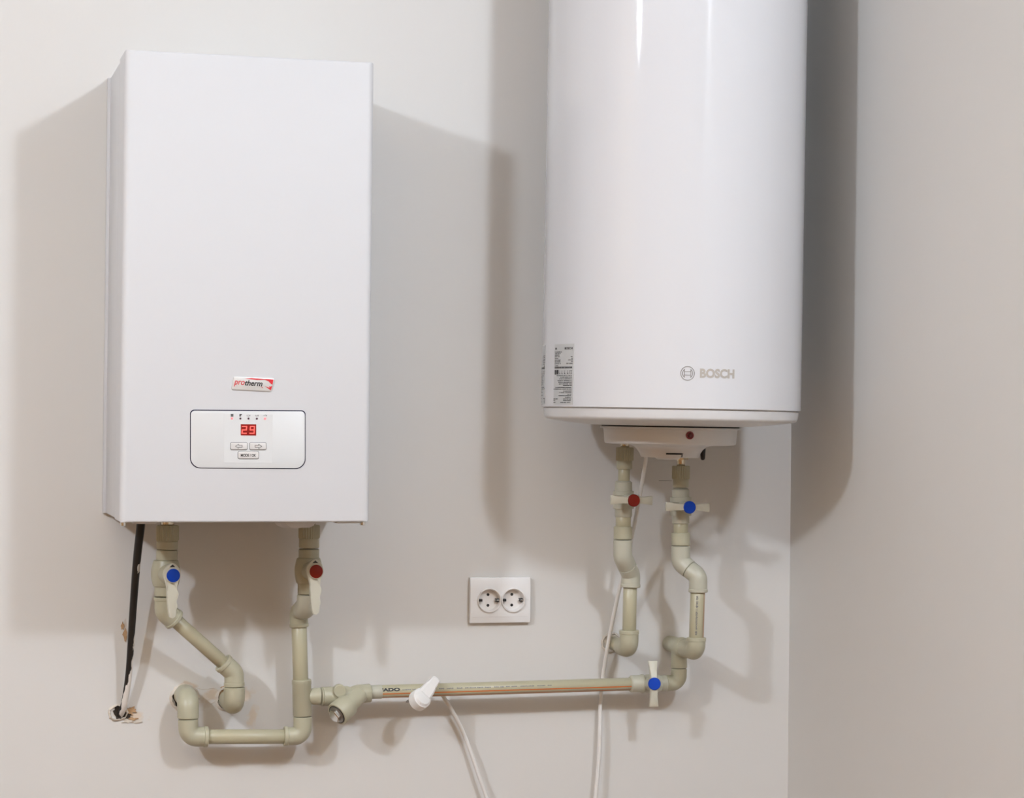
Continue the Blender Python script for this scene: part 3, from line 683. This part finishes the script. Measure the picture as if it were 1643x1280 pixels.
bm = fit_text('FADO', 33*mx_, 5.4*mx_, offset=.06, extrude=.00005); on_pipe(bm, q0+ldir*(1.5*mx_), ldir, RP, math.radians(7), .0003); build('pipe_print', bm, 'ink', lp, 0)
random.seed(3); bm = B(); x = 642.0
words = [(642, 655), (656, 664), (666, 672), (706, 722), (728, 742), (747, 760), (763, 768), (771, 776), (779, 800), (804, 822), (826, 832), (835, 842), (846, 854), (857, 868), (871, 876), (880, 895)]
words = [(642, 655), (658, 672), (700, 708), (712, 722), (728, 737), (741, 745), (748, 757), (760, 769), (772, 781), (787, 794), (797, 802), (806, 812), (815, 822), (829, 850), (856, 868), (873, 878)]
for x0, x1 in words:
    x = x0
    while x < x1:
        wd = random.uniform(.8, 1.7); y0 = random.uniform(-1.1, -.7)*mx_; y1 = random.uniform(.5, 1.2)*mx_
        a_ = (x-606)*LQ/408; strip(bm, a_, a_+wd*mx_, y0, y1); x += wd+.5
on_pipe(bm, q0, ldir, RP, math.radians(17), .0003); build('pipe_print', bm, 'inkg', lp, 0)
# lower blue wing valve
YV = -.052
a = V(1010.5, 1097.0, YV); b = V(1069, 1096.2, YV); R = rad(29, a)
wing_valve(lineB, a, b, R, V(1050, 1096.8, YV-.050), Up, 'blue', (36.5, 36.5),
           [(0, R*.80), (.03, R*.94), (.28, R*.96), (.31, R*1.06), (.36, R*1.06), (.38, R*.86), (.45, R*1.02), (.60, R*1.08), (.75, R*1.02), (.84, R*.86), (.86, R*.90), (.97, R*.90), (1, R*.84)])
bm = B(); a = V(1068, 1095.6, YV); b = V(1089, 1095.2, YV); c = V(1089.4, 1072, YV); elbow(bm, a, b, c, rad(25.5, a), .005, collar=(False, False)); build('elbow', bm, 'ppr', lineB)
# tee: down, towards wall, towards room
YT, YRR = -.052, -.141
tc_ = V(1089.4, 1036.5, YT); bm = B(); R = rad(26.5, tc_)
seg(bm, V(1089.4, 1071, YT), tc_, [(0, R*.94), (.04, R), (1, R*.9)])
seg(bm, tc_+Vector((0, .056, 0)), tc_+Vector((0, -.030, 0)), [(0, R*.9), (.03, R*.92), (.25, R), (.80, R), (.81, R*1.20), (.97, R*1.20), (1, R*1.10)]); build('tee', bm, 'ppr', lineB)
eb = Vector((tc_.x, YRR, tc_.z)); 
bm = B(); ecp = V(1117.3, 1022.5, YRR); ex = Vector((ecp.x, YRR, V(1117, 1047, YRR).z)); 
s0 = tc_+Vector((0, -.028, 0)); eb = Vector(((tc_.x+ecp.x)/2, YRR, (tc_.z+ex.z)/2)); eb = Vector((ecp.x, YRR, tc_.z))
elbow(bm, ecp, eb, s0, rad(29.5, ecp), .006, collar=(True, True)); build('elbow', bm, 'ppr', lineB)
pr_ = rad(23.6, ecp); r1 = V(1117.2, 1025, YRR); r2 = V(1119.6, 948, YRR+.001)
bm = B(); cyl(bm, r1, r2, pr_); rp2 = build('pipe', bm, 'pipe', lineB); rd_ = (r1-r2).normalized(); LR = (r1-r2).length
# its vertical print
bm = B(); random.seed(8); x = .006; up_ = rd_
def on_pipe_v(bm_, org, d, R, ang0, off):
    out = Vector((0, -1, 0)); sd_ = Vector((1, 0, 0))
    for v in bm_.verts:
        x, y, z = v.co; t = ang0+y/R; v.co = org+d*x+(out*math.cos(t)+sd_*math.sin(t))*(R+off+z)
while x < LR-.008:
    wd = random.uniform(.0008, .0018)
    if random.random() < .85: strip(bm, x, x+wd, random.uniform(-.0022, -.0012), random.uniform(.0008, .002))
    x += wd+.0007
on_pipe_v(bm, r2, rd_, pr_, math.radians(-22), .0003); build('pipe_print', bm, 'inkg', rp2, 0)
bm = B(); strip(bm, .003, LR-.003, -.0005, .0005); on_pipe_v(bm, r2, rd_, pr_, math.radians(42), .0003); build('stripe', bm, 'orange', rp2, 0)
YK = -.117
bm = B(); a = V(1120.2, 950, YRR+.001); b = V(1120.2, 924.5, YRR+.001); c = (b+V(1092, 902, YK))/2; elbow(bm, a, b, c, rad(29.5, a), .005, collar=(True, False)); build('elbow', bm, 'sock', lineB)
bm = B(); a = V(1092.3, 875.8, YK); b = V(1092, 902, YK); c = (b+V(1120.2, 924.5, YRR+.001))/2; elbow(bm, a, b, c, rad(30.4, a), .004, collar=(False, False)); build('elbow', bm, 'sock', lineB)
pc('coupling', 1092.2, 854.5, 1092.3, 874.8, 30.2, YK, 'ppr', lineB)
pc('pipe', 1092.2, 838, 1092.2, 857, 23.6, YK, 'pipe', lineB)
def riser_valve(parent, cx, ys, wsock, wfl, Y, K, colour, wings):
    y0, y1, y2, y3, y4, y5 = ys; a = V(cx, y0, Y); b = V(cx, y5, Y); f = lambda y: (y-y0)/(y5-y0); R = rad(wsock, a); F = rad(wfl, a)
    wing_valve(parent, a, b, R, K, Rt+Up*-.035, colour, wings,
               [(0, R*.74), (f(y0+2.5), R), (f(y1), R), (f(y1)+.005, F), (f(y2), F), (f(y2)+.01, R*.92), (.5, R*1.02), (f(y3)-.01, R*.92), (f(y3), F), (f(y4), F), (f(y4)+.005, R), (.98, R), (1, R*.93)])
riser_valve(lineB, 1092.2, (783, 797, 805.5, 819, 827, 840), 27.6, 34.5, YK, V(1106.4, 813.8, YK-.050), 'blue', (36, 37))
pc('collar', 1092.4, 768, 1092.3, 782, 25.6, YK, 'ppr', lineB)
pc('union_nut', 1092.6, 747, 1092.4, 768.5, 29.3, YK, 'ppr', lineB, 'nut')
pc('brass_stub', 1092.6, 690, 1092.6, 748.5, 13.5, YK, 'brass', lineB)
pc('brass_hex', 1092.6, 728, 1092.6, 737.5, 24, YK, 'brass', lineB, 'hex')

# --- line C: left tank riser, red cap, into the wall
YC2 = -.095
lineC = thing('hot_water_pipe', 'grey-green pipe with red-capped wing valve going down from water heater into wall', 'pipe', V(985, 1033, 0))
pc('brass_stub', 1002.6, 688, 1002.6, 719, 14.5, YK, 'brass', lineC)
pc('union_nut', 1002.7, 717.4, 1002.3, 739, 29, YK, 'ppr', lineC, 'nut')
pc('collar', 1001.9, 739, 1001.8, 752.6, 25.4, YK, 'ppr', lineC)
pc('pipe', 1001.3, 751, 1000.8, 775, 18.8, YK, 'pipe', lineC)
riser_valve(lineC, 1000.3, (771, 787.5, 794.5, 808, 815.8, 829.3), 27.8, 33.4, YK, V(1016.9, 802.8, YK-.050), 'red', (35, 36))
pc('pipe', 1000.0, 827, 1000.0, 848, 24.4, YK, 'pipe', lineC)
pc('coupling', 999.5, 844.5, 999.4, 865, 30, YK, 'ppr', lineC)
bm = B(); a = V(999.2, 866, YK); b = V(999, 893, YK); c = (b+V(1012.2, 921.5, YC2))/2; elbow(bm, a, b, c, rad(30.4, a), .004, collar=(False, False)); build('elbow', bm, 'sock', lineC)
bm = B(); a = V(1011.6, 942, YC2); b = V(1012.2, 921.5, YC2); c = (b+V(999, 893, YK))/2; elbow(bm, a, b, c, rad(30.2, a), .005, collar=(True, False)); build('elbow', bm, 'sock', lineC)
bm = B(); cyl(bm, V(1011.2, 940, YC2), V(1009.5, 1013, YC2), rad(22.2, V(1010, 980, YC2))); build('pipe', bm, 'pipe', lineC)
bm = B(); a = V(1009.4, 1010.8, YC2); b = V(1009.2, 1040, YC2); c = Vector((b.x, .003, b.z)); R = rad(30.5, a)
elbow(bm, a, b, Vector((b.x, b.y+.040, b.z)), R, .006, collar=(True, False)); build('elbow', bm, 'ppr', lineC)
bm = B(); cyl(bm, Vector((b.x, b.y+.035, b.z)), c, R*.72); build('pipe', bm, 'pipe', lineC)

# ------------------------------------------------------------------ cables
blk = thing('power_cable', 'thick black cable splashed with white paint from boiler into wall', 'cable', V(190, 1145, 0))
pts = [V(226, 815, -.075), V(225.8, 842, -.072), V(222, 875, -.066), V(219.0, 905, -.060), V(215.5, 950, -.050), V(212, 1000, -.042), V(209.5, 1040, -.035), V(207, 1075, -.028), V(203.5, 1105, -.021), V(199, 1130, -.013), V(194, 1144, -.002), V(190, 1150, .012)]
sp = spline(pts, 10); n = len(sp)
bm = B(); tube(bm, sp, [.0075-.0018*min(1, i/(n*.55)) for i in range(n)], 20); build('sheath', bm, 'cable', blk)

wc = thing('appliance_lead', 'thin white cord from water heater with loose plug hung over the long pipe', 'cord', V(960, 1279, -.02))
tc0 = V(1037, 726, -.165)
pts = [tc0, V(1035.5, 742, -.155), V(1030, 775, -.125), V(1023.5, 812, -.100), V(1015, 855, -.080), V(1005, 900, -.062), V(995, 940, -.050), V(984, 990, -.038), V(974.5, 1040, -.024), V(967.5, 1085, -.015), V(963.5, 1125, -.014), V(962.5, 1170, -.018), V(961, 1215, -.020), V(955, 1285, -.022)]
P = V(949, 1340, -.026); pts += [P, P+Vector((-.030, -.01, -.12)), P+Vector((-.105, -.015, -.19))]
Q = V(797, 1330, -.026); pts += [Q+Vector((.06, -.01, -.14)), Q+Vector((.018, -.005, -.07)), V(783, 1287, -.022), V(769, 1246, -.020), V(756, 1208, -.018), V(741, 1170, -.016), V(726, 1141, -.018), V(713, 1120, -.026), V(706, 1107, -.030), V(702.5, 1096, -.038), V(700.5, 1090, -.056), V(697.8, 1090.5, -.076), V(694, 1096, -.085)]
bm = B(); tube(bm, spline(pts, 9), .0035, 12); build('cord', bm, 'cord', wc)
# angled plug: round head, neck sideways, pins away from the viewer
H = V(674, 1121.5, -.097); s = mpp(H)
nk = V(697.5, 1091, -.083)
pa_ = (Rt*-.60+Up*-.46+Fw*.64).normalized()          # pin direction
e1 = ((nk-H)-pa_*(nk-H).dot(pa_)).normalized(); e2 = pa_.cross(e1).normalized()
bm = B(); r_ = 17.2*s
ring = []
for dz, k in ((-.0125, .62), (-.0118, .74), (-.0075, .90), (-.0070, .97), (-.001, 1.0), (.0085, 1.0), (.0095, .95)):
    rr = []
    for i in range(36):
        a = 2*PI*i/36; c_, s_ = math.cos(a), math.sin(a); kk = k
        if abs(s_) > .93: kk *= .965
        rr.append(bm.verts.new(H+pa_*dz+(e1*c_+e2*s_)*(r_*kk)))
    ring.append(rr)
for i in range(len(ring)-1):
    for k in range(36): bm.faces.new((ring[i][k], ring[i][(k+1) % 36], ring[i+1][(k+1) % 36], ring[i+1][k]))
bm.faces.new(ring[0][::-1]); bm.faces.new(ring[-1]); bmesh.ops.recalc_face_normals(bm, faces=bm.faces)
# neck
rings = []
for t, w_, h_ in ((.10, 11.5, 10.5), (.40, 11.0, 9.6), (.62, 9.4, 8.2), (.64, 8.4, 7.4), (.97, 7.4, 6.6), (1.03, 6.4, 5.4)):
    c_ = H+(nk-H)*t-pa_*.001
    rings.append([bm.verts.new(c_+e2*(u*w_*s)+pa_*(v*h_*s)) for u, v in ((-1, -.7), (-.7, -1), (.7, -1), (1, -.7), (1, .7), (.7, 1), (-.7, 1), (-1, .7))])
for i in range(len(rings)-1):
    for k in range(8): bm.faces.new((rings[i][k], rings[i][(k+1) % 8], rings[i+1][(k+1) % 8], rings[i+1][k]))
bm.faces.new(rings[0]); bm.faces.new(rings[-1]); bmesh.ops.recalc_face_normals(bm, faces=bm.faces)
plug = build('plug', bm, 'plug', wc, 22); 
for sg in (-1, 1):
    o_ = H+e2*(sg*.0095)-e1*.002+pa_*.008
    bm = B(); tube(bm, [o_, o_+pa_*.017, o_+pa_*.019], [.0024, .0024, .0015], 14); build('pin', bm, 'steel', plug)
bm = B(); g0 = V(669.0, 1129.3, -.1125); 
d_ = (Rt*.62+Up*.48).normalized(); n_ = (Rt*-.48+Up*.62).normalized()
g0 = H-pa_*.0090-e1*.0095+e2*.0015
prism(bm, [g0+e1*x*s+e2*y*s for x, y in ((-5, -1.0), (4, -1.0), (4, 1.0), (-5, 1.0))], pa_*-.0012); build('earth_clip', bm, 'steel', plug, 0)

# ------------------------------------------------------------------ double wall outlet
O0 = at(752.6, 999, -.004); O1 = at(849.6, 925.6, -.004)
x0, x1, z0, z1 = O0.x, O1.x, O0.z, O1.z; xm = (x0+x1)/2; zm = (z0+z1)/2
outlet = thing('wall_outlet', 'white double wall socket between boiler and water heater', 'socket', (xm, 0, zm))
YF = -.0125
def fy(x, z):
    v = (z-zm)/((z1-z0)/2); u = (x-xm)/((x1-x0)/2)
    y = YF+.0030*max(0, abs(v)-.45)**2/.3+.0008*abs(u)**8
    return y
bm = B(); NS = 48
rw = .0204
cs = [at(785.0, 963.0, YF), at(823.2, 962.6, YF)]
for ci, (xa, xb) in enumerate(((x0, xm), (xm, x1))):
    c = cs[ci]; prev = None
    A_ = sorted([2*PI*i/NS for i in range(NS)]+[math.atan2(zc_-c.z, xc_-c.x) % (2*PI) for xc_ in (xa, xb) for zc_ in (z0, z1)]); A_.append(A_[0]+2*PI)
    for a in A_:
        dx, dz = math.cos(a), math.sin(a)
        tx = ((xb if dx > 0 else xa)-c.x)/dx if abs(dx) > 1e-9 else 1e9; tz = ((z1 if dz > 0 else z0)-c.z)/dz if abs(dz) > 1e-9 else 1e9
        t = min(tx, tz); row = []
        for k_ in range(7):
            q = rw+(t-rw)*k_/6; x, z = c.x+dx*q, c.z+dz*q; row.append(bm.verts.new((x, fy(x, z), z)))
        if prev:
            for k_ in range(6): bm.faces.new((prev[k_], prev[k_+1], row[k_+1], row[k_]))
        prev = row
# add exact corners by a skirt box behind
sk = [(x0, z0), (x1, z0), (x1, z1), (x0, z1)]
bmesh.ops.remove_doubles(bm, verts=bm.verts, dist=.0003)
bd = [e for e in bm.edges if e.is_boundary]
outer = [e for e in bd if all(min(abs(v.co.x-x0), abs(v.co.x-x1), abs(v.co.z-z0), abs(v.co.z-z1)) < .0006 for v in e.verts)]
r = bmesh.ops.extrude_edge_only(bm, edges=outer)
for v in [g for g in r['geom'] if isinstance(g, bmesh.types.BMVert)]: v.co.y = -.0003
bmesh.ops.recalc_face_normals(bm, faces=bm.faces)
build('faceplate', bm, 'outlet', outlet, 50)
bm = B(); box(bm, x0+.001, x1-.001, -.0030, -.0002, z0+.001, z1-.001); build('back_plate', bm, 'outlet', outlet, 0)
for zz, xa, xb in ((zm+.0004, x0+.004, x0+.0145), (zm+.0004, x1-.0135, x1-.004), (z0+.0105, x0+.004, x1-.006)):
    bm = B(); box(bm, xa, xb, fy(xm, zz)-.00022, fy(xm, zz)+.001, zz-.0003, zz+.0003)
    build('plate_seam', bm, 'button', outlet, 0)
for ci, c in enumerate(cs):
    bm = B(); prof = [(rw+.0012, YF+.002), (rw+.0012, YF-.0025), (rw+.0006, YF-.0036), (rw-.0004, YF-.0036), (rw-.0012, YF-.0015), (rw-.0022, YF+.0080), (rw-.0030, YF+.0090), (.001, YF+.0090)]
    rings = [[bm.verts.new((c.x+r_*math.cos(2*PI*k/48), y, c.z+r_*math.sin(2*PI*k/48))) for k in range(48)] for r_, y in prof]
    for i in range(len(rings)-1):
        for k in range(48): bm.faces.new((rings[i][k], rings[i][(k+1) % 48], rings[i+1][(k+1) % 48], rings[i+1][k]))
    bm.faces.new(rings[-1]); bmesh.ops.recalc_face_normals(bm, faces=bm.faces)
    f0 = bm.faces[:] ; 
    ins = build('socket_insert', bm, 'well', outlet, 50)
    yb = YF+.0090
    for dz in (.0095, -.0095):
        bm = B(); tube(bm, [Vector((c.x, yb+.0005, c.z+dz)), Vector((c.x, yb-.0003, c.z+dz))], .0026, 20); build('pin_hole', bm, 'dark', ins, 0)
    for sx in (-1, 1):
        bm = B(); xx = c.x+sx*(rw-.0022); box(bm, min(xx, xx-sx*.006), max(xx, xx-sx*.006), yb-.0085, yb-.0002, c.z-(.0029 if sx > 0 else .0022), c.z+(.0029 if sx > 0 else .0022), .0004)
        build('contact_slot', bm, 'dark', ins, 0)
        if sx < 0: continue
        bm = B(); tube(bm, spline([Vector((xx-sx*.0005, yb-.009, c.z)), Vector((xx-sx*.0035, yb-.0088, c.z)), Vector((xx-sx*.0062, yb-.0040, c.z)), Vector((xx-sx*.0050, yb-.001, c.z))], 5), .0011, 8); build('earth_contact', bm, 'chrome', ins)

for o in bpy.data.objects:
    if o.name.split('.')[0] in ('pipe_print', 'label_print', 'indicator_symbol') and len(o.data.polygons) > 12: o['kind'] = 'stuff'
for o in list(bpy.data.objects):
    if '_local' in o: del o['_local']
